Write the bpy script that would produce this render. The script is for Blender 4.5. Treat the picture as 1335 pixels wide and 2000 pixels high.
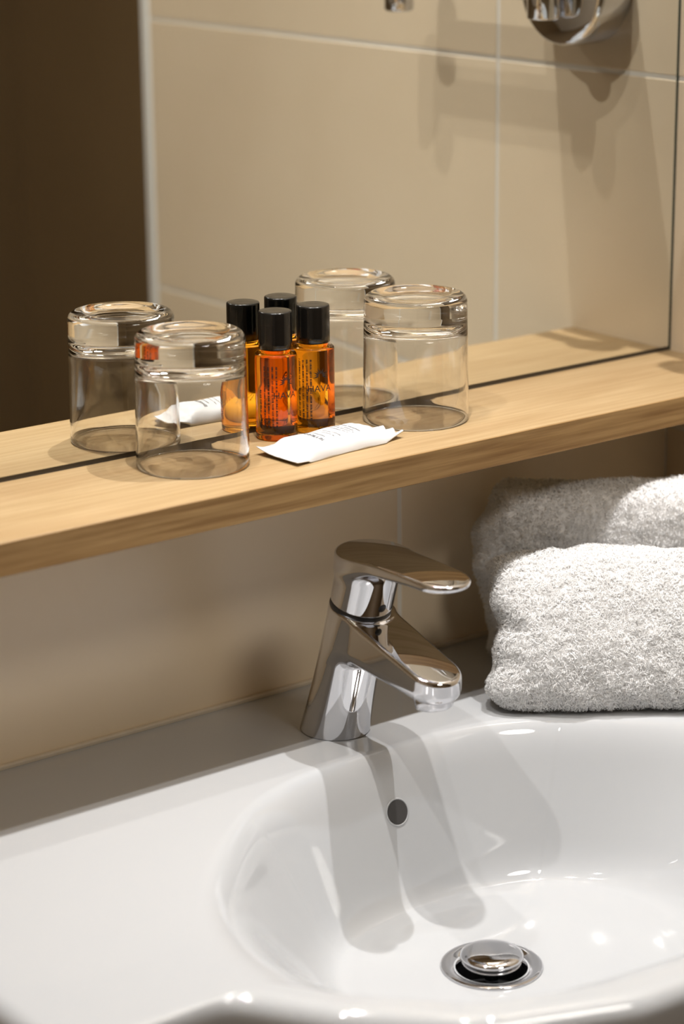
import bpy, bmesh, math, random
import numpy as np
from mathutils import Vector, Matrix

for o in list(bpy.data.objects):
    bpy.data.objects.remove(o, do_unlink=True)
scene = bpy.context.scene
C = scene.collection
R = math.radians

# ------------------------------------------------------------------ camera
# world: y = 0 is the mirror plane, x = 0 the right-hand wall, z = 0 the top of the shelf (metres)
PITCH, YAW, ROLL = R(16.6917), R(37.1736), R(-0.5939)
fw = Vector((math.sin(YAW) * math.cos(PITCH), math.cos(YAW) * math.cos(PITCH), -math.sin(PITCH)))
rt = Vector((math.cos(YAW), -math.sin(YAW), 0.0))
up = rt.cross(fw)
r2 = math.cos(ROLL) * rt + math.sin(ROLL) * up
u2 = -math.sin(ROLL) * rt + math.cos(ROLL) * up
CAM = Vector((-1.3225, -1.3057, 0.4186))
cam = bpy.data.cameras.new('camera')
cam.sensor_fit = 'VERTICAL'
cam.sensor_height = 36.0
cam.sensor_width = 24.0
cam.lens = 4583.93 / 2000 * 36
cam.clip_start = 0.02
cam.dof.use_dof = True
cam.dof.focus_distance = (Vector((-0.385, -0.042, 0.0)) - CAM).dot(fw)
cam.dof.aperture_fstop = 4.5
cam_o = bpy.data.objects.new('camera', cam)
C.objects.link(cam_o)
m = Matrix(((r2.x, u2.x, -fw.x, CAM.x), (r2.y, u2.y, -fw.y, CAM.y), (r2.z, u2.z, -fw.z, CAM.z), (0, 0, 0, 1)))
cam_o.matrix_world = m
scene.camera = cam_o

# ------------------------------------------------------------------ world, exposure
w = bpy.data.worlds.new('world')
scene.world = w
w.use_nodes = True
w.node_tree.nodes['Background'].inputs[0].default_value = (1.0, 0.9, 0.78, 1)
w.node_tree.nodes['Background'].inputs[1].default_value = 0.05
scene.view_settings.view_transform = 'Standard'
scene.view_settings.look = 'None'
scene.view_settings.gamma = 1
scene.view_settings.use_curve_mapping = False
scene.view_settings.exposure = 0.42
scene.cycles.caustics_reflective = False
scene.cycles.caustics_refractive = True
scene.cycles.max_bounces = 16
scene.cycles.transmission_bounces = 16
scene.cycles.glossy_bounces = 8
scene.cycles.transparent_max_bounces = 16

CEIL = 1.35
FLOOR = -1.05
# ceiling downlights, the last two added for fill: x, y, watts, colour, disc diameter, beam spread in degrees
LAMPS = [
    (-0.53, -0.275, 1.35, (1.0, 0.965, 0.93), 0.022, 56),
    (-0.10, -0.285, 5.7, (1.0, 0.985, 0.985), 0.022, 110),
    (-1.06, -0.340, 5.7, (1.0, 0.97, 0.94), 0.022, 165),
    (-0.60, -0.050, 1.9, (1.0, 0.97, 0.95), 0.022, 130),  # added lamp, stands in for lamp light reflected by the mirror
    (-0.35, -1.60, 9.0, (1.0, 0.95, 0.88), 0.50, 170),  # added soft fill from the front, for towel fronts and wall under shelf
]


# ------------------------------------------------------------------ helpers
def tag(o, label=None, cat=None, group=None, kind=None):
    if label: o['label'] = label
    if cat: o['category'] = cat
    if group: o['group'] = group
    if kind: o['kind'] = kind
    return o


def empty(name, loc=(0, 0, 0)):
    o = bpy.data.objects.new(name, None)
    o.empty_display_size = 0.02
    C.objects.link(o)
    o.location = loc
    return o


def link(name, me, mat=None, parent=None, smooth=False, loc=None):
    o = bpy.data.objects.new(name, me)
    C.objects.link(o)
    if mat is not None and not me.materials:
        me.materials.append(mat)
    if parent is not None:
        o.parent = parent
    if loc is not None:
        o.location = loc
    if smooth:
        me.polygons.foreach_set('use_smooth', [True] * len(me.polygons))
    return o


def mesh_from(name, verts, faces, normals=None):
    me = bpy.data.meshes.new(name)
    me.from_pydata([tuple(map(float, v)) for v in verts], [], [tuple(map(int, f)) for f in faces])
    me.update()
    if normals is not None:
        me.polygons.foreach_set('use_smooth', [True] * len(me.polygons))
        me.normals_split_custom_set_from_vertices([tuple(map(float, n)) for n in normals])
    return me


def fast_mesh(name, V, F):
    """V (n,3) float, F (m,k) int with constant k."""
    V = np.asarray(V, np.float32)
    F = np.asarray(F, np.int32)
    me = bpy.data.meshes.new(name)
    me.vertices.add(len(V))
    me.vertices.foreach_set('co', V.ravel())
    k = F.shape[1]
    me.loops.add(F.size)
    me.loops.foreach_set('vertex_index', F.ravel())
    me.polygons.add(len(F))
    me.polygons.foreach_set('loop_start', np.arange(len(F), dtype=np.int32) * k)
    me.update(calc_edges=True)
    return me


def box_mesh(name, x0, x1, y0, y1, z0, z1, bevel=0.0, seg=2):
    bm = bmesh.new()
    bmesh.ops.create_cube(bm, size=1.0)
    for v in bm.verts:
        v.co = ((x0 + x1) / 2 + v.co.x * (x1 - x0), (y0 + y1) / 2 + v.co.y * (y1 - y0), (z0 + z1) / 2 + v.co.z * (z1 - z0))
    if bevel > 0:
        bmesh.ops.bevel(bm, geom=bm.edges[:], offset=bevel, segments=seg, profile=0.5, affect='EDGES')
    me = bpy.data.meshes.new(name)
    bm.to_mesh(me)
    bm.free()
    return me


def lathe_mesh(name, prof, n=96, axis=None, closed=False):
    """prof: list of (r, z); r = 0 makes a pole. closed: loop the profile."""
    V, F, idx = [], [], []
    for r, z in prof:
        if r < 1e-9:
            idx.append([len(V)] * n)
            V.append((0, 0, z))
        else:
            idx.append(list(range(len(V), len(V) + n)))
            for k in range(n):
                a = 2 * math.pi * k / n
                V.append((r * math.cos(a), r * math.sin(a), z))
    m_ = len(prof)
    rng = range(m_ if closed else m_ - 1)
    for i in rng:
        A, B = idx[i], idx[(i + 1) % m_]
        for k in range(n):
            k2 = (k + 1) % n
            f = [A[k], A[k2], B[k2], B[k]]
            g = []
            for q in f:
                if q not in g: g.append(q)
            if len(g) > 2: F.append(g)
    me = mesh_from(name, V, F)
    bm = bmesh.new()
    bm.from_mesh(me)
    bmesh.ops.recalc_face_normals(bm, faces=bm.faces[:])
    bm.to_mesh(me)
    bm.free()
    return me


def arc(cx, cz, r, a0, a1, n):
    return [(cx + r * math.cos(R(a0 + (a1 - a0) * i / n)), cz + r * math.sin(R(a0 + (a1 - a0) * i / n))) for i in range(n + 1)]


# ------------------------------------------------------------------ materials
def new_mat(name):
    mt = bpy.data.materials.new(name)
    mt.use_nodes = True
    nt = mt.node_tree
    return mt, nt, nt.nodes['Principled BSDF']


def plain(name, col, rough=0.5, metal=0.0, **kw):
    mt, nt, b = new_mat(name)
    b.inputs['Base Color'].default_value = (*col, 1)
    b.inputs['Roughness'].default_value = rough
    b.inputs['Metallic'].default_value = metal
    for k, v in kw.items():
        b.inputs[k.replace('_', ' ')].default_value = v
    return mt


def noisy(name, c1, c2, scale, rough=0.4, bump=0.0, bump_scale=200.0, detail=4.0, spec=0.5):
    mt, nt, b = new_mat(name)
    tc = nt.nodes.new('ShaderNodeTexCoord')
    no = nt.nodes.new('ShaderNodeTexNoise')
    no.inputs['Scale'].default_value = scale
    no.inputs['Detail'].default_value = detail
    cr = nt.nodes.new('ShaderNodeValToRGB')
    cr.color_ramp.elements[0].position = 0.3
    cr.color_ramp.elements[1].position = 0.7
    cr.color_ramp.elements[0].color = (*c1, 1)
    cr.color_ramp.elements[1].color = (*c2, 1)
    nt.links.new(tc.outputs['Object'], no.inputs['Vector'])
    nt.links.new(no.outputs['Fac'], cr.inputs['Fac'])
    nt.links.new(cr.outputs['Color'], b.inputs['Base Color'])
    b.inputs['Roughness'].default_value = rough
    b.inputs['Specular IOR Level'].default_value = spec
    if bump > 0:
        n2 = nt.nodes.new('ShaderNodeTexNoise')
        n2.inputs['Scale'].default_value = bump_scale
        n2.inputs['Detail'].default_value = 3
        bp = nt.nodes.new('ShaderNodeBump')
        bp.inputs['Strength'].default_value = bump
        bp.inputs['Distance'].default_value = 0.001
        nt.links.new(tc.outputs['Object'], n2.inputs['Vector'])
        nt.links.new(n2.outputs['Fac'], bp.inputs['Height'])
        nt.links.new(bp.outputs['Normal'], b.inputs['Normal'])
    return mt


def wood_material(name, dark, light, grain):
    mt, nt, b = new_mat(name)
    N, L = nt.nodes, nt.links
    tc = N.new('ShaderNodeTexCoord')

    def stretched(sx, sy, sz, scale, detail, rough=0.55):
        mp = N.new('ShaderNodeMapping')
        mp.inputs['Scale'].default_value = (sx, sy, sz)
        L.new(tc.outputs['Object'], mp.inputs['Vector'])
        no = N.new('ShaderNodeTexNoise')
        no.inputs['Scale'].default_value = scale
        no.inputs['Detail'].default_value = detail
        no.inputs['Roughness'].default_value = rough
        no.inputs['Distortion'].default_value = 0.25
        L.new(mp.outputs['Vector'], no.inputs['Vector'])
        return no
    fine = stretched(0.35, 9.0, 9.0, 30.0, 5.0)
    broad = stretched(0.5, 5.0, 5.0, 9.0, 3.0)
    r1 = N.new('ShaderNodeValToRGB')
    r1.color_ramp.elements[0].position = 0.33
    r1.color_ramp.elements[1].position = 0.66
    r1.color_ramp.elements[0].color = (*dark, 1)
    r1.color_ramp.elements[1].color = (*light, 1)
    L.new(fine.outputs['Fac'], r1.inputs['Fac'])
    r3 = N.new('ShaderNodeValToRGB')
    r3.color_ramp.elements[0].position = 0.35
    r3.color_ramp.elements[1].position = 0.62
    r3.color_ramp.elements[0].color = (*grain, 1)
    r3.color_ramp.elements[1].color = (1, 1, 1, 1)
    L.new(broad.outputs['Fac'], r3.inputs['Fac'])
    mx = N.new('ShaderNodeMixRGB')
    mx.blend_type = 'MULTIPLY'
    mx.inputs['Fac'].default_value = 1.0
    L.new(r1.outputs['Color'], mx.inputs['Color1'])
    L.new(r3.outputs['Color'], mx.inputs['Color2'])
    L.new(mx.outputs['Color'], b.inputs['Base Color'])
    b.inputs['Roughness'].default_value = 0.42
    b.inputs['Specular IOR Level'].default_value = 0.35
    bp = N.new('ShaderNodeBump')
    bp.inputs['Strength'].default_value = 0.12
    bp.inputs['Distance'].default_value = 0.0005
    L.new(fine.outputs['Fac'], bp.inputs['Height'])
    L.new(bp.outputs['Normal'], b.inputs['Normal'])
    return mt


def glass_material(name, col, rough=0.0, ior=1.5):
    mt, nt, b = new_mat(name)
    b.inputs['Base Color'].default_value = (*col, 1)
    b.inputs['Roughness'].default_value = rough
    b.inputs['IOR'].default_value = ior
    b.inputs['Transmission Weight'].default_value = 1.0
    return mt


M = {}
M['tile'] = noisy('beige_wall_tile', (0.775, 0.632, 0.440), (0.805, 0.662, 0.468), 9.0, rough=0.32, bump=0.06, bump_scale=60.0, spec=0.85)
M['grout'] = plain('pale_grout', (0.80, 0.75, 0.66), 0.6)
M['plaster'] = noisy('beige_plaster', (0.70, 0.62, 0.50), (0.73, 0.65, 0.53), 5.0, rough=0.7)
M['ceiling'] = noisy('white_ceiling_paint', (0.78, 0.74, 0.68), (0.80, 0.76, 0.70), 12.0, rough=0.85)
M['floor'] = noisy('brown_floor_tile', (0.20, 0.135, 0.075), (0.24, 0.165, 0.09), 14.0, rough=0.45)
M['dark_wall'] = noisy('dark_brown_panel', (0.245, 0.163, 0.080), (0.27, 0.182, 0.091), 3.0, rough=0.55)
M['trim'] = plain('white_edge_profile', (0.74, 0.72, 0.66), 0.4)
M['silicone'] = noisy('beige_silicone', (0.55, 0.47, 0.36), (0.62, 0.54, 0.42), 60.0, rough=0.45)
M['wood'] = wood_material('oak_laminate', (0.335, 0.224, 0.106), (0.415, 0.292, 0.155), (0.89, 0.85, 0.81))
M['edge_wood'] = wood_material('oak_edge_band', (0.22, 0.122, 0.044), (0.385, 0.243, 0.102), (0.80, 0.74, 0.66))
M['mirror'] = plain('silvered_mirror', (0.90, 0.92, 0.90), 0.0, 1.0)
M['mirror_edge'] = plain('dark_green_glass_edge', (0.035, 0.045, 0.035), 0.2)
M['seal'] = plain('dark_mirror_seal', (0.05, 0.042, 0.034), 0.5)
M['ceramic'] = plain('white_glazed_ceramic', (0.41, 0.417, 0.424), 0.045, Coat_Weight=0.4, Coat_Roughness=0.03)
M['chrome'] = plain('polished_chrome', (0.66, 0.66, 0.68), 0.03, 1.0)
M['dark_gap'] = plain('black_rubber', (0.012, 0.012, 0.012), 0.4)
M['hole'] = plain('dark_recess', (0.035, 0.032, 0.030), 0.6)
M['glass'] = glass_material('clear_tumbler_glass', (1.0, 1.0, 1.0))
M['amber'] = glass_material('amber_bottle_and_oil', (0.98, 0.40, 0.018), 0.0, 1.45)
M['cap'] = plain('glossy_black_plastic', (0.008, 0.007, 0.006), 0.16)
M['ink'] = plain('dark_brown_ink', (0.02, 0.008, 0.003), 0.6)
M['paper'] = noisy('white_wrapper_paper', (0.54, 0.535, 0.53), (0.58, 0.575, 0.57), 40.0, rough=0.5, bump=0.05, bump_scale=300)
M['grey_ink'] = plain('grey_ink', (0.10, 0.10, 0.105), 0.6)
def terry_material():
    mt, nt, b = new_mat('white_terry_cotton')
    nt.nodes.remove(b)
    df = nt.nodes.new('ShaderNodeBsdfDiffuse'); df.inputs['Color'].default_value = (0.86, 0.857, 0.85, 1)
    tl = nt.nodes.new('ShaderNodeBsdfTranslucent'); tl.inputs['Color'].default_value = (0.88, 0.873, 0.862, 1)
    mx = nt.nodes.new('ShaderNodeMixShader'); mx.inputs[0].default_value = 0.42
    nt.links.new(df.outputs[0], mx.inputs[1]); nt.links.new(tl.outputs[0], mx.inputs[2])
    nt.links.new(mx.outputs[0], nt.nodes['Material Output'].inputs['Surface'])
    return mt


M['terry'] = terry_material()
M['terry_cloth'] = plain('white_terry_ground', (0.88, 0.87, 0.86), 0.95, Specular_IOR_Level=0.1)
M['lamp_ring'] = plain('white_lamp_trim', (0.8, 0.8, 0.78), 0.35)


# ------------------------------------------------------------------ the room
def struct(name, me, mat, parent=None):
    o = link(name, me, mat, parent)
    if parent is None: o['kind'] = 'structure'
    return o


X0, X1, Y0 = -2.3, 0.95, -2.7
WALL_END = -0.756
struct('floor', box_mesh('floor', X0 - .1, X1 + .1, Y0 - .1, 0.12, FLOOR - .06, FLOOR), M['floor'])
struct('ceiling', box_mesh('ceiling', X0 - .1, X1 + .1, Y0 - .1, 0.12, CEIL, CEIL + .06), M['ceiling'])
struct('wall_left', box_mesh('wall_left', X0 - .06, X0, Y0, 0.1, FLOOR, CEIL), M['plaster'])
struct('wall_front', box_mesh('wall_front', X0, X1, Y0 - .06, Y0, FLOOR, CEIL), M['dark_wall'])
struct('wall_far', box_mesh('wall_far', X1, X1 + .06, Y0, WALL_END + .1, FLOOR, CEIL), M['dark_wall'])
wall_back = struct('wall_back', box_mesh('wall_back', X0, 0.12, 0.0024, 0.10, FLOOR, CEIL), M['grout'])
wall_right = struct('wall_right', box_mesh('wall_right', 0.0004, 0.11, WALL_END, 0.0040, FLOOR, CEIL), M['grout'])
tag(wall_back, 'beige tiled wall behind the mirror, shelf and basin')
tag(wall_right, 'beige tiled side wall that the mirror reflects')
struct('trim_1', box_mesh('trim_1', -0.003, 0.112, WALL_END - .013, WALL_END, FLOOR, CEIL, 0.0015), M['trim'])


def tiles(parent, axis, joints_u, joints_v, gap=0.0040, lo=0.0):
    """axis 'x': tiles on the right wall (u = y), axis 'y': on the back wall (u = x)."""
    k = 0
    for a, b in zip(joints_u[:-1], joints_u[1:]):
        for c, d in zip(joints_v[:-1], joints_v[1:]):
            g = gap / 2
            if axis == 'x':
                me = box_mesh('tile', 0.0, 0.0025, a + g, b - g, c + g, d - g, 0.0003, 1)
            else:
                me = box_mesh('tile', a + g, b - g, 0.0020, 0.0045, c + g, d - g, 0.0003, 1)
            link('tile', me, M['tile'], parent)
            k += 1


gA, gB = 0.2151, -0.0623
TH = gA - gB
tiles(wall_right, 'x', [WALL_END - .0013, -0.2146, 0.0033], [gB - 3 * TH, gB - 2 * TH, gB - TH, gB, gA, gA + TH, gA + 2 * TH, gA + 3 * TH, gA + 4 * TH])
tiles(wall_back, 'y', [-2.077, -1.477, -0.877, -0.277, 0.0013], [-0.012 - 3 * TH, -0.012 - 2 * TH, -0.012 - TH, -0.012, -0.012 + 3.85 * TH])

# ------------------------------------------------------------------ shelf and mirror
SW, ST = 0.1164, 0.0214
shelf = link('wooden_shelf', box_mesh('wooden_shelf', -1.40, -0.0004, -SW + 0.0012, 0.0015, -ST, 0.0, 0.0003, 1), M['wood'])
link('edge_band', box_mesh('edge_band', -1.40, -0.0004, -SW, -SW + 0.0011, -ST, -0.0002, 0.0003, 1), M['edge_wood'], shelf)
tag(shelf, 'light oak wall shelf under the mirror, carrying the glasses and bottles', 'shelf')
mir = empty('wall_mirror', (-0.7, 0, 0))
tag(mir, 'large frameless mirror standing just above the oak shelf', 'mirror')
MZ = 0.0037
mp = link('mirror_glass', box_mesh('mirror_glass', -1.40 + .7, -0.0036 + .7, -0.0004, 0.0016, MZ, 1.05), M['mirror_edge'], mir)
mp.data.materials.append(M['mirror'])
for pl in mp.data.polygons:
    if pl.normal.y < -0.9: pl.material_index = 1
link('bottom_seal', box_mesh('bottom_seal', -1.40 + .7, -0.0036 + .7, 0.0002, 0.0016, 0.0001, MZ), M['seal'], mir)
link('edge_seal', box_mesh('edge_seal', -0.0036 + .7, -0.0004 + .7, 0.0002, 0.0016, 0.0001, 1.05), M['mirror_edge'], mir)

# ------------------------------------------------------------------ washbasin (loft of closed curves round the drain)
ZD = -0.1986
XC = -0.402
DR = (XC, -0.2500)
ZDR = -0.3135


def closed_spline(pts, n=40):
    P = [Vector(q) for q in pts]
    out = []
    m_ = len(P)
    for i in range(m_):
        a, b, c, d = P[i - 1], P[i], P[(i + 1) % m_], P[(i + 2) % m_]
        for k in range(n):
            t = k / n
            out.append(0.5 * ((2 * b) + (c - a) * t + (2 * a - 5 * b + 4 * c - d) * t * t + (3 * b - a - 3 * c + d) * t ** 3))
    return np.array([(q[0], q[1]) for q in out])


def mirrored(half):
    return half + [(-x, y) for x, y in reversed(half) if abs(x) > 1e-6]


rim_half = [(0, -.138), (-.066, -.141), (-.118, -.160), (-.165, -.198), (-.208, -.246), (-.231, -.300), (-.233, -.350), (-.210, -.408), (-.160, -.443), (-.080, -.460), (0, -.464)]
rim_curve = closed_spline([(x + XC, y) for x, y in mirrored(rim_half)])
floor_half = [(0, -.171), (-.055, -.177), (-.095, -.195), (-.125, -.230), (-.138, -.275), (-.130, -.325), (-.095, -.365), (-.045, -.385), (0, -.390)]
floor_curve = closed_spline([(x + XC + .004, y) for x, y in mirrored(floor_half)])
wing = 0.388


def rounded_poly(pts, n=10):
    """pts: (x, y, radius)"""
    out = []
    m_ = len(pts)
    for i in range(m_):
        p = Vector(pts[i][:2]); a = Vector(pts[i - 1][:2]); b = Vector(pts[(i + 1) % m_][:2]); r = pts[i][2]
        if r <= 0:
            out.append(p); continue
        d1 = (a - p).normalized(); d2 = (b - p).normalized()
        ang = d1.angle(d2)
        t = r / math.tan(ang / 2)
        s, e = p + d1 * t, p + d2 * t
        for k in range(n + 1):
            q = k / n
            out.append((1 - q) ** 2 * s + 2 * q * (1 - q) * p + q * q * e)
    return np.array([(q[0], q[1]) for q in out])


oh = [(.4005, -0.0005, 0), (-wing, -0.0005, 0)]
left = [(-wing + .004, -.356, .030), (-.280, -.356, .022), (-.247, -.408, .04), (-.195, -.464, .05), (-.105, -.499, .06)]
right = [(-x, y, r) for x, y, r in reversed(left)]
outer = rounded_poly([(x + XC, y, r) for x, y, r in oh + left + [(0, -.503, .1)] + right])


def polar_radius(curve, ang):
    """distance from the drain to a closed star-shaped curve in each direction."""
    d = curve - np.array(DR)
    e = np.roll(d, -1, axis=0) - d
    out = np.zeros(len(ang))
    for i, a in enumerate(ang):
        u = np.array((math.cos(a), math.sin(a)))
        den = u[0] * e[:, 1] - u[1] * e[:, 0]
        den = np.where(np.abs(den) < 1e-12, 1e-12, den)
        t = (d[:, 0] * e[:, 1] - d[:, 1] * e[:, 0]) / den
        s = (d[:, 0] * u[1] - d[:, 1] * u[0]) / den
        ok = (t > 0) & (s >= -1e-6) & (s <= 1 + 1e-6)
        out[i] = t[ok].max()
    return out


NA = 480
ang = np.linspace(0, 2 * np.pi, NA, endpoint=False)
corner = np.arctan2(outer[:, 1] - DR[1], outer[:, 0] - DR[0]) % (2 * np.pi)
for k in (0, 1):
    j = np.argmin(np.abs(ang - corner[k])); ang[j] = corner[k]
rr, rf, ro = polar_radius(rim_curve, ang), polar_radius(floor_curve, ang), polar_radius(outer, ang)
ker = np.exp(-(np.arange(-24, 25) / 8.0) ** 2); ker /= ker.sum()
rr = np.convolve(np.concatenate([rr[-24:], rr, rr[:24]]), ker, 'valid')
rf = np.convolve(np.concatenate([rf[-24:], rf, rf[:24]]), ker, 'valid')
back = np.zeros(NA)
for i in range(NA):
    yy = DR[1] + ro[i] * math.sin(ang[i])
    back[i] = 1.0 if yy > -0.002 else 0.0


def soft_ramp(t, wd=0.20):
    """0 below 0, 1 above 1, with parabolic fillets of half-width wd."""
    def sp(q):
        return np.where(q < -wd, 0, np.where(q > wd, q, (q + wd) ** 2 / (4 * wd)))
    return sp(t) - sp(t - 1)


rings, zs_ = [], []
R_HOLE = 0.0240
zfl = -0.3035
for t in np.linspace(0, 1, 12):                       # floor, drain to crease
    rings.append(R_HOLE + (rf * 0.80 - R_HOLE) * t)
    zs_.append(np.full(NA, 0.0) + (ZDR - 0.0012) + (zfl - ZDR + 0.0012) * t ** 1.6)
zedge = zfl
span = rr - rf
for t in np.linspace(1.22, -0.42, 44):                # wall with fillets
    rad = rr - span * t
    wdn = 0.20
    z = ZD + (zfl + 0.0030 - ZD) * soft_ramp(np.full(NA, t), 0.24)
    rings.append(rad)
    zs_.append(z)
r_in = rr + span * 0.42
fix = np.minimum(r_in, ro - 0.020)
rings[-1] = fix
for q in range(2, 14):
    rings[-q] = np.minimum(rings[-q], ro - 0.020 - 0.0006 * q)
for t in (0.25, 0.5, 0.75, 1.0):                      # deck
    rings.append(fix + (ro - 0.012 * (1 - back) - 0.001 * back - fix) * t)
    zs_.append(np.full(NA, ZD))
for a in (15, 30, 45, 60, 75, 90):                    # rolled outer edge
    s, c_ = math.sin(R(a)), 1 - math.cos(R(a))
    rings.append(ro - (0.012 - 0.012 * s) * (1 - back) - 0.001 * (1 - s) * back)
    zs_.append(ZD - 0.012 * c_ * (1 - back) - 0.001 * c_ * back)
rings.append(ro.copy()); zs_.append(np.full(NA, ZD - 0.045))
rings.append(ro - 0.006); zs_.append(np.full(NA, ZD - 0.052))
rings.append(np.minimum(ro - 0.012, rr + 0.03)); zs_.append(np.full(NA, ZD - 0.052))
rings.append(rf + 0.02); zs_.append(np.full(NA, zfl - 0.022))
rings.append(np.full(NA, 0.032)); zs_.append(np.full(NA, ZDR - 0.030))
V, F = [], []
for rad, z in zip(rings, zs_):
    V.append(np.stack([DR[0] + rad * np.cos(ang), DR[1] + rad * np.sin(ang), z], 1))
V = np.concatenate(V)
NR = len(rings)
ii = np.arange(NA); i2 = (ii + 1) % NA
F = np.concatenate([np.stack([k * NA + ii, k * NA + NA + ii, k * NA + NA + i2, k * NA + i2], 1) for k in range(NR - 1)])
F = F[:, ::-1]
basin_me = fast_mesh('washbasin', V, F)
basin = link('washbasin', basin_me, M['ceramic'], smooth=True)
tag(basin, 'white glazed ceramic washbasin with oval bowl and flat side ledges', 'washbasin')


def basin_normal_point(px, pz):
    """y of the bowl's back wall at height pz on the centre line."""
    j = np.argmin(np.abs(((ang - math.pi / 2 + math.pi) % (2 * math.pi)) - math.pi))
    yy = [DR[1] + rings[k][j] for k in range(12, 56)]
    zz = [zs_[k][j] for k in range(12, 56)]
    return float(np.interp(pz, zz, yy)), zz, yy


# overflow hole: a short dark tube let into the back of the bowl, with a glazed lip
oy, zz, yy = basin_normal_point(XC, -0.2385)
oy2, _, _ = basin_normal_point(XC, -0.2285)
slope = math.atan2(oy2 - oy, 0.010)
ov = lathe_mesh('overflow_hole', [(0.0, -0.004), (0.0083, -0.004), (0.0085, 0.0004), (0.0091, 0.0009), (0.0098, 0.0005), (0.0101, -0.0012)], 48)
ovo = link('overflow_hole', ov, M['ceramic'], basin, True)
ov.materials.append(M['hole'])
for pl in ov.polygons:
    if (Vector(pl.center).xy.length < 0.0080): pl.material_index = 1
nrm = Vector((0, -math.cos(slope), math.sin(slope)))
ovo.matrix_world = Matrix.Translation((XC, oy, -0.2385)) @ nrm.to_track_quat('Z', 'Y').to_matrix().to_4x4()
dk = link('overflow_dark', lathe_mesh('overflow_dark', [(0, 0.0008), (0.0080, 0.0008), (0.0083, 0.0004)], 48), M['hole'], basin)
dk.matrix_world = ovo.matrix_world.copy()

tr = struct('trim_2', box_mesh('trim_2', -0.799, -0.001, -0.0022, 0.0022, ZD - .001, ZD + 0.0030, 0.0014, 3), M['silicone'])

# drain
dr = empty('basin_drain', (DR[0], DR[1], ZDR))
tag(dr, 'round chrome pop-up drain in the bottom of the basin', 'drain')
link('drain_flange', lathe_mesh('drain_flange', [(0.0338, -0.0006), (0.0340, 0.0002), (0.0330, 0.0010), (0.0300, 0.0009), (0.0258, -0.0004), (0.0240, -0.0022), (0.0232, -0.0060), (0.0230, -0.022)], 96), M['chrome'], dr, True)
link('drain_well', lathe_mesh('drain_well', [(0.0, -0.0215), (0.0228, -0.0215), (0.0229, -0.0068)], 64), M['dark_gap'], dr)
link('pop_up_cap', lathe_mesh('pop_up_cap', [(0, 0.0098), (0.008, 0.0097), (0.015, 0.0090), (0.0190, 0.0078), (0.0207, 0.0066), (0.0212, 0.0054), (0.0206, 0.0044), (0.0190, 0.0040), (0.0, 0.0040)], 96), M['chrome'], dr, True).location = (0, 0, 0.0014)
link('cap_ring', lathe_mesh('cap_ring', [(0.0, 0.0024), (0.0192, 0.0024), (0.0198, 0.0018), (0.0192, 0.0010), (0.0, 0.0010)], 96), M['chrome'], dr, True).location = (0, 0, 0.0010)
link('cap_gasket', lathe_mesh('cap_gasket', [(0.0, 0.0041), (0.0180, 0.0041), (0.0180, 0.0023), (0, 0.0023)], 64), M['dark_gap'], dr).location = (0, 0, 0.0012)
link('cap_stem', lathe_mesh('cap_stem', [(0.0, 0.0032), (0.0045, 0.0032), (0.0045, -0.0215), (0, -0.0215)], 32), M['chrome'], dr, True)


# ------------------------------------------------------------------ faucet: smooth solids traced from distance fields
def surface_nets(name, fn, lo, hi, h):
    lo = np.array(lo, float); hi = np.array(hi, float)
    n = np.ceil((hi - lo) / h).astype(int) + 1
    ax = [lo[k] + h * np.arange(n[k]) for k in range(3)]
    G = np.stack(np.meshgrid(*ax, indexing='ij'), -1)
    D = fn(G.reshape(-1, 3)).reshape(n)
    S = D < 0
    c = n - 1
    cnt = np.zeros(c, int)
    for a in (0, 1):
        for b in (0, 1):
            for d in (0, 1):
                cnt += S[a:a + c[0], b:b + c[1], d:d + c[2]]
    act = (cnt > 0) & (cnt < 8)
    idx = -np.ones(c, int)
    idx[act] = np.arange(act.sum())
    P = lo + (np.argwhere(act) + 0.5) * h

    def grad(P):
        e = h * 0.05
        g = np.zeros_like(P)
        for k in range(3):
            d = np.zeros(3); d[k] = e
            g[:, k] = (fn(P + d) - fn(P - d)) / (2 * e)
        return g
    O = P.copy()
    for _ in range(8):
        g = grad(P)
        gg = np.maximum((g * g).sum(1), 0.05)
        P = P - 0.9 * (fn(P) / gg)[:, None] * g
        P = O + np.clip(P - O, -1.2 * h, 1.2 * h)
    N_ = grad(P)
    N_ /= np.maximum(np.linalg.norm(N_, axis=1), 1e-9)[:, None]
    faces = []
    for k in range(3):
        a, b = (k + 1) % 3, (k + 2) % 3
        sl0 = [slice(None)] * 3; sl1 = [slice(None)] * 3
        sl0[k] = slice(0, n[k] - 1); sl1[k] = slice(1, n[k])
        s0, s1 = S[tuple(sl0)], S[tuple(sl1)]
        for sgn in (True, False):
            E_ = np.argwhere((s0 != s1) & (s0 == sgn))
            E_ = E_[(E_[:, a] > 0) & (E_[:, b] > 0) & (E_[:, a] < c[a]) & (E_[:, b] < c[b])]
            if not len(E_): continue

            def cell(da, db):
                q = E_.copy(); q[:, a] += da; q[:, b] += db
                return idx[q[:, 0], q[:, 1], q[:, 2]]
            q = np.stack([cell(-1, -1), cell(0, -1), cell(0, 0), cell(-1, 0)], 1)
            faces.append(q if sgn else q[:, ::-1])
    Fq = np.concatenate(faces)
    me = fast_mesh(name, P, Fq)
    me.polygons.foreach_set('use_smooth', [True] * len(me.polygons))
    me.normals_split_custom_set_from_vertices(N_.tolist())
    return me


def smin(a, b, k):
    hh = np.maximum(k - np.abs(a - b), 0) / k
    return np.minimum(a, b) - hh * hh * k * 0.25


def smax(a, b, k):
    return -smin(-a, -b, k)


AX = np.array((0.0, 0.2961, 0.9551))      # lean of the column (v, u, z): 17.2 degrees forward
A0 = np.array((0.0, -0.003, 0.0))
SEAM = 0.1030                              # along the axis


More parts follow.
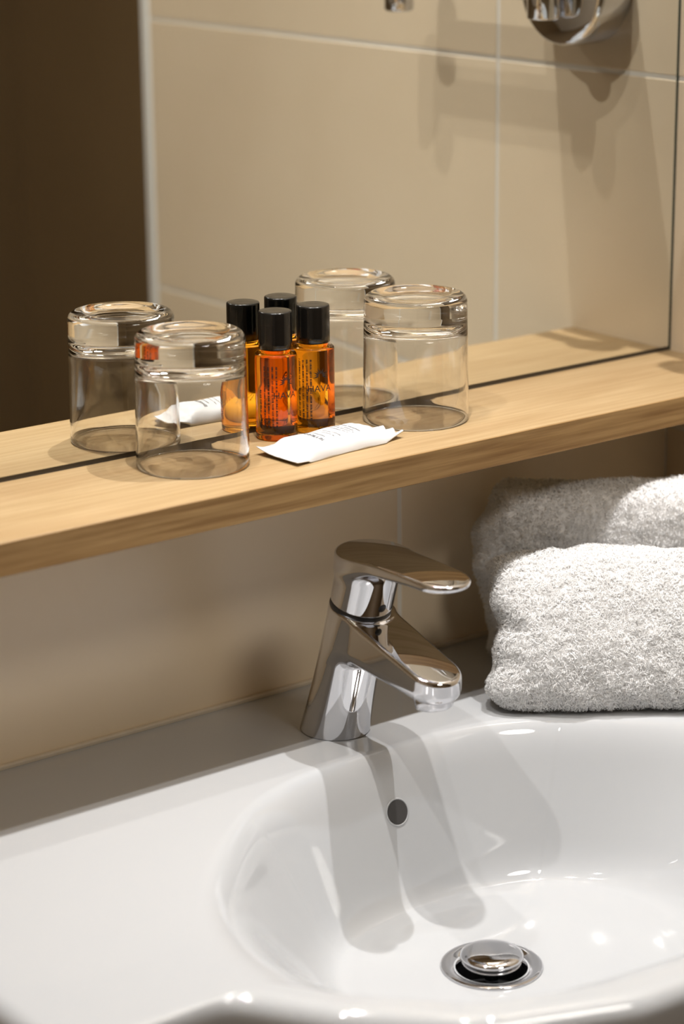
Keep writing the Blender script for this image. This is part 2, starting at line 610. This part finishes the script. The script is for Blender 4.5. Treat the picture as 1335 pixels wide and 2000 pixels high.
def axis_coords(P):
    d = P - A0
    s = d @ AX
    rad = np.linalg.norm(d - s[:, None] * AX, axis=1)
    return s, rad


def stadium(u, v, u0, w0, u1, w1):
    t = np.clip((u - u0) / (u1 - u0), 0, 1)
    return np.sqrt((u - np.clip(u, u0, u1)) ** 2 + v ** 2) - (w0 + (w1 - w0) * t)


def faucet_body(P):
    v, u, z = P[:, 0], P[:, 1], P[:, 2]
    s, rad = axis_coords(P)
    Rr = 0.0216 + 0.0027 * np.clip(1 - z / 0.07, 0, 1.2) ** 2
    col = smax(rad - Rr, s - SEAM, 0.0012)
    col = smax(col, -(z - 0.0), 0.0008)
    # spout: top plane falls forward, underside nearly level
    top = (z - (0.0940 - 0.295 * (u - 0.047))) * 0.959
    crown = top + 6.0 * v * v * 0.4
    bot = ((0.0610 - 0.10 * (u - 0.05)) - z) * 0.995
    side = stadium(u, v, 0.020, 0.0204, 0.1055, 0.0184)
    sp = smax(smax(side, crown, 0.0030), bot, 0.010)
    fwd = (P - A0) @ np.array((0.0, 0.9551, -0.2961))
    sp = smax(sp, -(fwd - 0.004), 0.004)
    return smin(col, sp, 0.007)


def faucet_lever(P):
    v, u, z = P[:, 0], P[:, 1], P[:, 2]
    s, rad = axis_coords(P)
    topz = 0.1425 - 0.9 * np.maximum(u - 0.085, 0) ** 2 * 1.2 - 0.5 * np.maximum(0.045 - u, 0) ** 2 - 2.2 * v * v
    top = z - topz
    col = smax(rad - 0.0216, (SEAM + 0.0042) - s, 0.0012)
    th = 0.0105 - 0.060 * np.clip(u - 0.04, 0, 0.12)
    plate = smax(stadium(u, v, 0.0385, 0.0214, 0.1135, 0.0188), (topz - th) - z, 0.0035)
    q = smin(col, plate, 0.012)
    return smax(q, top, 0.0022)


def to_world(me):
    for vtx in me.vertices:
        pass
    return me


FB = Vector((XC, -0.084, ZD))
fau = empty('faucet', FB)
tag(fau, 'chrome single lever basin faucet leaning over the bowl', 'faucet')


def faucet_part(name, fn, lo, hi, h):
    # world axes: x = v, y = -u, z = z; evaluate with y flipped so that faces stay outward
    def g(P):
        Q = P.copy(); Q[:, 1] = -Q[:, 1]
        return fn(Q)
    me = surface_nets(name, g, (lo[0], -hi[1], lo[2]), (hi[0], -lo[1], hi[2]), h)
    return link(name, me, M['chrome'], fau)


faucet_part('faucet_body', faucet_body, (-.030, -.034, -.003), (.030, .142, .118), 0.00085)
faucet_part('lever_handle', faucet_lever, (-.027, -.006, .088), (.027, .150, .146), 0.00085)


def along(name, prof, s, mat, n=72):
    o = link(name, lathe_mesh(name, prof, n), mat, fau, True)
    p = A0 + AX * s
    dirv = Vector((AX[0], -AX[1], AX[2]))
    o.matrix_local = Matrix.Translation((p[0], -p[1], p[2])) @ dirv.to_track_quat('Z', 'Y').to_matrix().to_4x4()
    return o


along('seam_ring', [(0, -0.004), (0.0212, -0.004), (0.0212, 0.006), (0, 0.006)], SEAM, M['dark_gap'])
aer = link('aerator', lathe_mesh('aerator', [(0, 0.004), (0.0128, 0.004), (0.0128, -0.0085), (0.0120, -0.0095), (0.0100, -0.0095), (0.0098, -0.0070), (0, -0.0070)], 64), M['chrome'], fau, True)
aer.location = (0, -0.1050, 0.0585)
aer.rotation_euler = (R(-6), 0, 0)
# plug over the grub screw on the front of the lever housing
sc = link('screw_plug', lathe_mesh('screw_plug', [(0, 0.0006), (0.0026, 0.0006), (0.0031, 0.0002), (0.0032, -0.002), (0, -0.002)], 32), M['dark_gap'], fau, True)
pp = A0 + AX * 0.1145
dv = Vector((0, -AX[2], -AX[1]))
sc.matrix_local = Matrix.Translation(Vector((pp[0], -pp[1], pp[2])) + dv * 0.0214) @ dv.to_track_quat('Z', 'Y').to_matrix().to_4x4()

# ------------------------------------------------------------------ tumblers, upside down
def tumbler_mesh():
    Rb, Rt, H, base, wall = 0.0380, 0.0366, 0.0916, 0.0205, 0.0013
    out = []
    # outside, mouth (z = 0) up to the foot (z = H)
    out += [(Rb - 0.0009, 0.0003), (Rb - 0.0003, 0.0006), (Rb, 0.0014)]
    n = 14
    for k in range(1, n + 1):
        t = k / n
        out.append((Rb + (Rt - Rb) * t, 0.0014 + (H - 0.0063 - 0.0014) * t))
    out += arc(Rt - 0.0056, H - 0.0060, 0.0056, 6, 88, 10)
    # shallow punt in the foot
    out += [(Rt - 0.0100, H - 0.0006), (Rt - 0.0120, H - 0.0013), (Rt - 0.0145, H - 0.0026), (0.016, H - 0.0036), (0.008, H - 0.0040), (0, H - 0.0041)]
    inn = []
    zi = H - base
    inn.append((0, zi + 0.0010))
    inn += [(0.010, zi + 0.0008), (0.020, zi + 0.0002), (0.026, zi - 0.0008)]
    rin = Rt - wall - 0.0006
    inn += [(rin - 0.0050, zi - 0.0024), (rin - 0.0024, zi - 0.0044), (rin - 0.0006, zi - 0.0075), (rin + 0.0002, zi - 0.0110)]
    for k in range(1, n + 1):
        t = k / n
        inn.append((rin + 0.0002 + (Rb - wall - rin - 0.0002) * t, (zi - 0.0110) * (1 - t) + 0.0013 * t))
    inn += [(Rb - wall + 0.0003, 0.0006)]
    return lathe_mesh('tumbler', out + inn, 128, closed=False), out, inn


def closed_tumbler():
    me, out, inn = tumbler_mesh()
    bpy.data.meshes.remove(me)
    prof = out + inn + [out[0]]
    me = lathe_mesh('drinking_glass', prof, 128)
    bm = bmesh.new(); bm.from_mesh(me)
    bmesh.ops.remove_doubles(bm, verts=bm.verts[:], dist=1e-6)
    bmesh.ops.recalc_face_normals(bm, faces=bm.faces[:])
    bm.to_mesh(me); bm.free()
    return me


gl = closed_tumbler()
gla = link('drinking_glass', gl, M['glass'], smooth=True, loc=(-0.4888, -0.0426, 0.0))
tag(gla, 'clear glass tumbler upside down on the shelf, left of the amber bottles', 'glass', 'tumblers on the shelf')
glb = gla.copy(); C.objects.link(glb)
glb.location = (-0.2967, -0.0412, 0.0)
glb.rotation_euler = (0, 0, 1.1)
tag(glb, 'clear glass tumbler upside down on the shelf, right of the white sachet', 'glass', 'tumblers on the shelf')

# ------------------------------------------------------------------ bottles
BR = 0.0147


def text_mesh(body, size, align='LEFT'):
    cu = bpy.data.curves.new('lettering', 'FONT')
    cu.body = body
    cu.size = size
    cu.align_x = align
    cu.resolution_u = 2
    ob = bpy.data.objects.new('lettering', cu)
    C.objects.link(ob)
    bpy.context.view_layer.update()
    me = bpy.data.meshes.new_from_object(ob.evaluated_get(bpy.context.evaluated_depsgraph_get()))
    V = [v.co.copy() for v in me.vertices]
    F = [list(p.vertices) for p in me.polygons]
    bpy.data.objects.remove(ob)
    bpy.data.curves.remove(cu)
    bpy.data.meshes.remove(me)
    return V, F


def bottle_print(seed, face):
    """all lettering of one bottle: rows of fine print running up the side, an emblem and a name, wrapped round the body.
    face: direction (radians) that the print's centre looks to."""
    rnd = random.Random(seed)
    V, F = [], []
    rad = BR + 0.00012

    def wrap(q):                              # q = (arc length to the right, height)
        a = face + q[0] / rad
        return (rad * math.cos(a), rad * math.sin(a), q[1])

    def add(vs, fs):
        k = len(V)
        V.extend(wrap(v) for v in vs)
        F.extend([i + k for i in f] for f in fs)

    def quad(x0, x1, z0, z1):
        add([(x0, z0), (x1, z0), (x1, z1), (x0, z1)], [[0, 1, 2, 3]])

    cols = [(-0.0128, 0.0090, 0.0360, 0.0015), (-0.0092, 0.0100, 0.0530, 0.0013), (-0.0062, 0.0100, 0.0530, 0.0013), (-0.0033, 0.0100, 0.0530, 0.0013), (-0.0005, 0.0100, 0.0530, 0.0013)]
    for cx, z0, z1, h in cols:                # unreadable rows of print: strokes of letters, grouped as words
        z = z0
        while z < z1:
            for _ in range(rnd.randint(3, 9)):
                if z > z1: break
                wv = rnd.uniform(0.00035, 0.0006)
                kind = rnd.random()
                x0, x1 = cx - h / 2, cx + h / 2
                if kind < 0.35:
                    quad(x0, x1, z, z + 0.0003); quad(x0, x0 + 0.0005, z, z + wv)
                elif kind < 0.7:
                    quad(x0, x1, z, z + 0.0003); quad(x0, x1, z + wv - 0.0002, z + wv + 0.0001)
                else:
                    quad(x0, x0 + 0.0005, z, z + wv); quad(x1 - 0.0005, x1, z, z + wv); quad(x0, x1, z, z + 0.0003)
                z += wv + 0.00015
            z += 0.0006
    # emblem: a burst of pointed leaves
    ex, ez = 0.0064, 0.0420
    for k in range(11):
        a = R(-20 + 22 * k)
        ln = 0.0046 if k % 2 else 0.0058
        dx, dz = math.cos(a), math.sin(a)
        add([(ex + dx * .0010, ez + dz * .0010), (ex + dx * ln * .5 - dz * .0005, ez + dz * ln * .5 + dx * .0005), (ex + dx * ln, ez + dz * ln), (ex + dx * ln * .5 + dz * .0005, ez + dz * ln * .5 - dx * .0005)], [[0, 1, 2, 3]])
    for body, size, x, z in (('HAVA', 0.0066, -0.0030, 0.0305), ('Hair & Body', 0.0030, -0.0030, 0.0058)):
        tv, tf = text_mesh(body, size)
        add([(v.x + x, v.y + z) for v in tv], tf)
    return mesh_from('print', V, F)


def bottle_body():
    p = [(0, 0.0012), (0.0080, 0.0010), (0.0120, 0.0002), (BR - 0.0018, 0.0000), (BR - 0.0006, 0.0006), (BR - 0.0001, 0.0018), (BR, 0.0030)]
    for k in range(1, 9): p.append((BR, 0.003 + k * 0.0066))
    p += arc(BR - 0.0022, 0.0585, 0.0022, 10, 85, 6)
    p += [(0.0104, 0.0612), (0.0100, 0.0618), (0.0098, 0.0640), (0, 0.0640)]
    return lathe_mesh('bottle_body', p, 96)


def cap_mesh():
    p = [(0, 0.0632), (0.0112, 0.0632), (0.0117, 0.0636)]
    for k in range(1, 6): p.append((0.0117 - 0.0001 * k / 5, 0.0636 + k * 0.0049))
    p += [(0.0115, 0.0888), (0.0112, 0.0893), (0.0106, 0.0895), (0.0050, 0.0894), (0, 0.0894)]
    return lathe_mesh('cap', p, 96)


bme, cme = bottle_body(), cap_mesh()
face_cam = math.atan2(CAM.y, CAM.x + 0.39)
for k, (bx, by, lab, f) in enumerate(((-0.4031, -0.0195, 'small amber toiletry bottle with black cap, nearer the left tumbler', face_cam + 0.05),
                                      (-0.3707, -0.0195, 'small amber toiletry bottle with black cap, behind the white sachet near the right tumbler', face_cam - 0.12))):
    b = empty('toiletry_bottle', (bx, by, 0))
    tag(b, lab, 'bottle', 'amber bottles by the mirror')
    bo = link('bottle_body', bme, M['amber'], b, True)
    link('cap', cme, M['cap'], b, True)
    link('print', bottle_print(7 + k, f), M['ink'], b)

# ------------------------------------------------------------------ white sachet
def sachet():
    root = empty('wrapped_sachet', (-0.393, -0.0660, 0))
    tag(root, 'white paper wrapped sachet lying in front of the amber bottles', 'sachet')
    Lh, Wh = 0.0475, 0.0215
    nu, nv = 64, 32
    rs = np.random.RandomState(3)
    ph = rs.rand(8) * 6.28

    def top(u, v):
        """u along -1..1, v across -1..1 -> height of the upper sheet"""
        a = np.clip((1 - abs(u)) / 0.42, 0, 1)
        a = a * a * (3 - 2 * a)
        b_ = np.clip(1 - abs(v) ** 3.2, 0, 1) ** 0.6
        hgt = 0.0105 * a * b_
        wr = 0.00045 * math.sin(9 * u + 5 * v + ph[0]) * (0.3 + abs(v)) + 0.0004 * math.sin(17 * v - 6 * u + ph[1]) * (abs(u) ** 2)
        return max(hgt + wr * min(1, a + .4), 0)

    V, F = [], []
    for s in (1, 0):
        for i in range(nu + 1):
            u = -1 + 2 * i / nu
            for j in range(nv + 1):
                v = -1 + 2 * j / nv
                nar = 1.0 - 0.10 * max(0, 1 - abs(u)) - (0.52 * max(0, (u - 0.72) / 0.28) ** 0.8 if u > 0.72 else 0)
                skew = -0.0020 * u - (0.0075 * max(0, (u - 0.72) / 0.28) if u > 0.72 else 0)
                x = u * Lh * (1.0 + (0.12 if u > 0.8 else 0) * (u - 0.8) / 0.2) + 0.0016 * v * (u < 0) * abs(u)
                y = v * Wh * nar + skew
                lift = 0.0012 * max(0, abs(u) - 0.7) / 0.3 + (0.0035 * max(0, (u - 0.8) / 0.2) * (0.4 + 0.6 * math.cos(7 * v)) if u > 0.8 else 0)
                if u < -0.75: lift += 0.0030 * ((-u - 0.75) / 0.25) * max(0, v) ** 2 + 0.0008
                z = lift + 0.0004 + (top(u, v) + 0.0005 if s else 0)
                V.append((x, y, z))
    n1 = (nu + 1) * (nv + 1)
    for i in range(nu):
        for j in range(nv):
            a = i * (nv + 1) + j
            q = [a, a + nv + 1, a + nv + 2, a + 1]
            F.append(q)
            F.append([n1 + k for k in reversed(q)])
    ring = [i * (nv + 1) for i in range(nu + 1)] + [nu * (nv + 1) + j for j in range(1, nv + 1)] + [i * (nv + 1) + nv for i in range(nu - 1, -1, -1)] + [j for j in range(nv - 1, 0, -1)]
    for k in range(len(ring)):
        a, b_ = ring[k], ring[(k + 1) % len(ring)]
        F.append([a, n1 + a, n1 + b_, b_])
    me = mesh_from('wrapper', V, F)
    bm = bmesh.new(); bm.from_mesh(me)
    bmesh.ops.recalc_face_normals(bm, faces=bm.faces[:])
    bm.to_mesh(me); bm.free()
    link('wrapper', me, M['paper'], root, True)
    # print across the top
    PV, PF = [], []

    def at(u_, v_):
        u, v = u_ / Lh, v_ / Wh
        return (u_, v_ * (1.0 - 0.10 * max(0, 1 - abs(u))) - 0.0020 * u, 0.0004 + top(u, v) + 0.0005 + 0.00018 + 0.0012 * max(0, abs(u) - 0.7) / 0.3)

    def quad(x0, x1, y0, y1):
        k = len(PV)
        for q in ((x0, y0), (x1, y0), (x1, y1), (x0, y1)): PV.append(at(*q))
        PF.append([k, k + 1, k + 2, k + 3])
    rnd = random.Random(5)
    for x, y0, y1, h in ((-0.0155, -0.0120, 0.0120, 0.0030), (-0.0105, -0.0075, 0.0070, 0.0011), (-0.0045, -0.010, 0.010, 0.0009), (0.0000, -0.012, 0.011, 0.0009), (0.0085, -0.010, 0.010, 0.0010), (0.0120, -0.012, 0.012, 0.0009), (0.0150, -0.009, 0.009, 0.0009), (0.0185, -0.011, 0.011, 0.0012)):
        y = y1
        st = 0.0030 if h > 0.002 else 0.0010
        while y > y0:
            wv = st * rnd.uniform(0.5, 0.8)
            kind = rnd.random()
            lw = 0.22 * h if h > .002 else 0.35 * h
            if h > 0.002 or rnd.random() < 0.85:
                quad(x - h / 2, x + h / 2, y - lw, y)
                if kind < 0.4: quad(x - h / 2, x - h / 2 + lw, y - wv, y)
                elif kind < 0.75: quad(x + h / 2 - lw, x + h / 2, y - wv, y); quad(x - h / 2, x + h / 2, y - wv, y - wv + lw)
                else: quad(x - lw / 2, x + lw / 2, y - wv, y)
            y -= st * 0.95
    link('print', mesh_from('print', PV, PF), M['grey_ink'], root)
    root.rotation_euler = (0, 0, R(8.0))
    return root


sachet()

# ------------------------------------------------------------------ towels
T_BASE = Vector((-0.302, -0.147, ZD))
T_R = Vector((math.cos(YAW), -math.sin(YAW), 0))
T_D = Vector((math.sin(YAW), math.cos(YAW), 0))


def wob(P, seed, freq, amp):
    rs = np.random.RandomState(seed)
    out = np.zeros(len(P))
    for _ in range(9):
        k = rs.normal(size=3) * freq
        out += np.sin(P @ k + rs.rand() * 6.28)
    return out * amp / 3.0


def towel(name, label, r0, r1, d0, d1, h0, h1, power, seed, creases, fibre_len, density, lean=0.0, er=0.026):
    """folded towel: a rounded bar along T_R with soft ends; local axes are (r, d, h)."""
    nr, nc = 150, 160
    rr_ = np.linspace(0, 1, nr)
    th = np.linspace(0, 2 * np.pi, nc, endpoint=False)
    Lr = r1 - r0
    V = []
    cd, ch, hd, hh = (d0 + d1) / 2, (h0 + h1) / 2, (d1 - d0) / 2, (h1 - h0) / 2
    for t in rr_:
        # cluster samples near the ends
        t2 = 0.5 - 0.5 * math.cos(math.pi * t)
        r = r0 + Lr * t2
        e = min(t2, 1 - t2) * Lr
        k = min(1.0, e / er)
        sc_ = max((1 - (1 - k) ** 2.4) ** (1 / 2.4), 0.0)
        # end keeps most of its section until very close to the face
        c_, s_ = np.cos(th), np.sin(th)
        px = np.sign(c_) * np.abs(c_) ** (2 / power) * hd
        pz = np.sign(s_) * np.abs(s_) ** (2 / power) * hh
        bul = (1 - k) * 0.0
        V.append(np.stack([np.full(nc, r), cd + px * (0.25 + 0.75 * sc_) * (1 if k > 0 else 0.0) + lean * (pz + hh), ch + pz * (0.45 + 0.55 * sc_) * (1 if k > 0 else 0.0)], 1))
    V = np.array(V)
    flat = V.reshape(-1, 3)
    cen = np.stack([flat[:, 0], np.full(len(flat), cd), np.full(len(flat), ch)], 1)
    N0 = flat - cen
    N0 /= np.maximum(np.linalg.norm(N0, axis=1), 1e-6)[:, None]
    dis = wob(flat, seed, 30.0, 0.0016) + wob(flat, seed + 1, 95.0, 0.0011) + wob(flat, seed + 2, 420.0, 0.00045)
    for (ch_, wd, dep, reach, slant) in creases:   # fold lines running along the bar, deepest at the left end
        g = np.exp(-((flat[:, 2] - (h0 + ch_) - slant * (flat[:, 0] - r0)) / wd) ** 2) * np.exp(-((flat[:, 0] - r0) / reach) ** 2)
        dis -= dep * g
    keep = flat[:, 2] < h0 + 0.004
    flat = flat + N0 * np.where(keep, np.minimum(dis, 0), dis)[:, None]
    # shift of the left end face with height: folded layers do not end flush
    endw = np.exp(-((flat[:, 0] - r0) / 0.02) ** 2)
    flat[:, 0] += endw * (0.006 * np.sin((flat[:, 2] - h0) * 62 + seed) + 0.002 * np.sin((flat[:, 2] - h0) * 190 + flat[:, 1] * 80))
    flat[:, 2] = np.maximum(flat[:, 2], h0)
    W = np.array(T_BASE)[None] + flat[:, :1] * np.array(T_R)[None] + flat[:, 1:2] * np.array(T_D)[None] + flat[:, 2:3] * np.array((0, 0, 1.0))[None]
    jj = np.arange(nc); j2 = (jj + 1) % nc
    F = np.concatenate([np.stack([i * nc + jj, i * nc + j2, (i + 1) * nc + j2, (i + 1) * nc + jj], 1) for i in range(nr - 1)])
    org = W.mean(0); org[2] = W[:, 2].min()
    W = W - org
    root = empty(name, tuple(org))
    tag(root, label, 'towel', 'folded towels in the corner')
    me = fast_mesh('cloth', W, F)
    bm = bmesh.new(); bm.from_mesh(me)
    bmesh.ops.recalc_face_normals(bm, faces=bm.faces[:])
    bm.to_mesh(me); bm.free()
    link('cloth', me, M['terry_cloth'], root, True)
    # terry loops: short bent ribbons standing on the cloth
    a, b_, c_, d_ = W[F[:, 0]], W[F[:, 1]], W[F[:, 2]], W[F[:, 3]]
    nrm = np.cross(c_ - a, d_ - b_)
    area = 0.5 * np.linalg.norm(nrm, axis=1)
    nrm /= np.maximum(np.linalg.norm(nrm, axis=1), 1e-12)[:, None]
    cent = (a + b_ + c_ + d_) / 4
    buf = np.zeros(len(F) * 3, np.float32)
    me.polygons.foreach_get('normal', buf)
    nrm = buf.reshape(-1, 3).astype(float)
    area = np.where(nrm[:, 2] < -0.9, 0, area)
    rs = np.random.RandomState(seed + 10)
    cnt = rs.poisson(area * density)
    fi = np.repeat(np.arange(len(F)), cnt)
    n = len(fi)
    s1, s2 = rs.rand(n, 1), rs.rand(n, 1)
    P = (a[fi] * (1 - s1) + b_[fi] * s1) * (1 - s2) + (d_[fi] * (1 - s1) + c_[fi] * s1) * s2
    Nn = nrm[fi]
    # tufts: neighbours lean alike
    tx = np.stack([wob(P, seed + 20 + q, 900.0, 1.0) for q in range(3)], 1)
    rndv = rs.normal(size=(n, 3))
    T = tx * 0.55 + rndv * 0.45
    T -= (T * Nn).sum(1)[:, None] * Nn
    tl = np.linalg.norm(T, axis=1)
    T /= np.maximum(tl, 1e-6)[:, None]
    Ln = fibre_len * (0.6 + 0.7 * rs.rand(n, 1))
    leanv = 0.35 + 0.75 * rs.rand(n, 1)
    p0 = P - Nn * 0.0006
    p1 = P + (Nn * 0.55 + T * leanv * 0.25) * Ln
    p2 = P + (Nn * 0.85 + T * leanv * 0.75) * Ln
    p3 = P + (Nn * 0.80 + T * leanv * 1.25) * Ln
    side = np.cross(T, Nn) + rs.normal(size=(n, 3)) * 0.3
    side /= np.linalg.norm(side, axis=1)[:, None]
    wdt = 0.00029 * (0.7 + 0.6 * rs.rand(n, 1))
    rows = [p0 - side * wdt, p0 + side * wdt, p1 - side * wdt * 1.1, p1 + side * wdt * 1.1, p2 - side * wdt * 0.9, p2 + side * wdt * 0.9, p3 - side * wdt * .35, p3 + side * wdt * .35]
    VV = np.stack(rows, 1).reshape(-1, 3)
    b0 = np.arange(n)[:, None] * 8
    FF = np.concatenate([b0 + np.array([[k, k + 1, k + 3, k + 2]]) for k in (0, 2, 4)])
    pile = link('terry_loops', fast_mesh('terry_loops', VV, FF), M['terry'], root, True)
    pile['kind'] = 'stuff'
    return root


towel('folded_towel', 'thick white terry towel lying in front in the corner of the basin', -0.006, 0.285, -0.004, 0.060, 0.0012, 0.1010, 2.4, 11,
      [(0.066, 0.005, 0.009, 0.022, -0.15), (0.034, 0.005, 0.004, 0.015, 0.1)], 0.0028, 1500000, lean=0.42)
towel('folded_towel', 'taller white terry towel in the shelf shadow, behind the front towel', -0.007, 0.212, 0.112, 0.167, 0.0012, 0.1320, 4.0, 31,
      [(0.052, 0.007, 0.014, 0.06, 0.0), (0.10, 0.012, 0.004, 0.02, 0.2)], 0.0028, 800000, er=0.018)

# ------------------------------------------------------------------ chrome swivel arm on the side wall (seen in the mirror)
br = empty('wall_bracket', (0.0, -0.103, 0.284))
tag(br, 'chrome swivel arm with round rosette on the side wall, seen in the mirror', 'bracket')


def oriented(name, prof, loc, axis, n=72, mat=None):
    o = link(name, lathe_mesh(name, prof, n), mat or M['chrome'], br, True)
    o.matrix_local = Matrix.Translation(loc) @ Vector(axis).to_track_quat('Z', 'Y').to_matrix().to_4x4()
    return o


oriented('rosette', [(0.049, 0.0), (0.049, 0.028), (0.0482, 0.0315), (0.0460, 0.0335), (0.0300, 0.0348), (0.0, 0.0350)], (0, 0, 0), (-1, 0, 0), 96)
oriented('pivot_post', [(0, -0.026), (0.0120, -0.026), (0.0132, -0.0245), (0.0132, 0.045), (0.0120, 0.047), (0, 0.047)], (-0.050, 0, -0.001), (0, 0, 1), 48)
link('arm', box_mesh('arm', -0.0575, -0.0435, -0.178, -0.004, -0.0125, 0.0065, 0.003, 3), M['chrome'], br, True)
oriented('end_knuckle', [(0, -0.026), (0.0110, -0.026), (0.0125, -0.0240), (0.0125, 0.022), (0.011, 0.024), (0, 0.024)], (-0.0505, -0.182, -0.005), (0, 0, 1), 40)

# ------------------------------------------------------------------ ceiling downlights, two of them added fill, each with its own lamp
for k, (lx, ly, pw, col, dia, spread) in enumerate(LAMPS):
    t = empty('ceiling_downlight', (lx, ly, CEIL))
    where = ['above the left of the faucet', 'above the towels beside the side wall', 'over the left end of the shelf', 'added near the mirror wall for light the mirror sends back', 'in the middle of the room'][k]
    kindw = 'added wide round fill lamp ' if dia > 0.2 else 'small round recessed ceiling spotlight '
    tag(t, kindw + where, 'ceiling light', 'recessed ceiling lights')
    rr0 = max(dia / 2, 0.03)
    link('lamp_trim', lathe_mesh('lamp_trim', [(rr0 + 0.012, 0.0), (rr0 + 0.012, -0.004), (rr0 + 0.004, -0.005), (rr0 + 0.001, -0.001), (rr0 + 0.001, 0.0)], 48), M['lamp_ring'], t, True)
    ld = bpy.data.lights.new('lamp', 'AREA')
    ld.shape = 'DISK'
    ld.size = dia
    ld.energy = pw
    ld.color = col
    ld.spread = R(spread)
    ld.cycles.is_caustics_light = True
    lo = bpy.data.objects.new('lamp', ld)
    C.objects.link(lo)
    lo.parent = t
    lo.location = (0, 0, -0.004)

# refracted light of the lamps falls through glass and bottles onto shelf, mirror side and sachet
for o in bpy.data.objects:
    if o.type != 'MESH': continue
    if o.name.startswith(('drinking_glass', 'bottle_body')): o.cycles.is_caustics_caster = True
    if o.name.startswith(('wooden_shelf', 'wrapper')): o.cycles.is_caustics_receiver = True
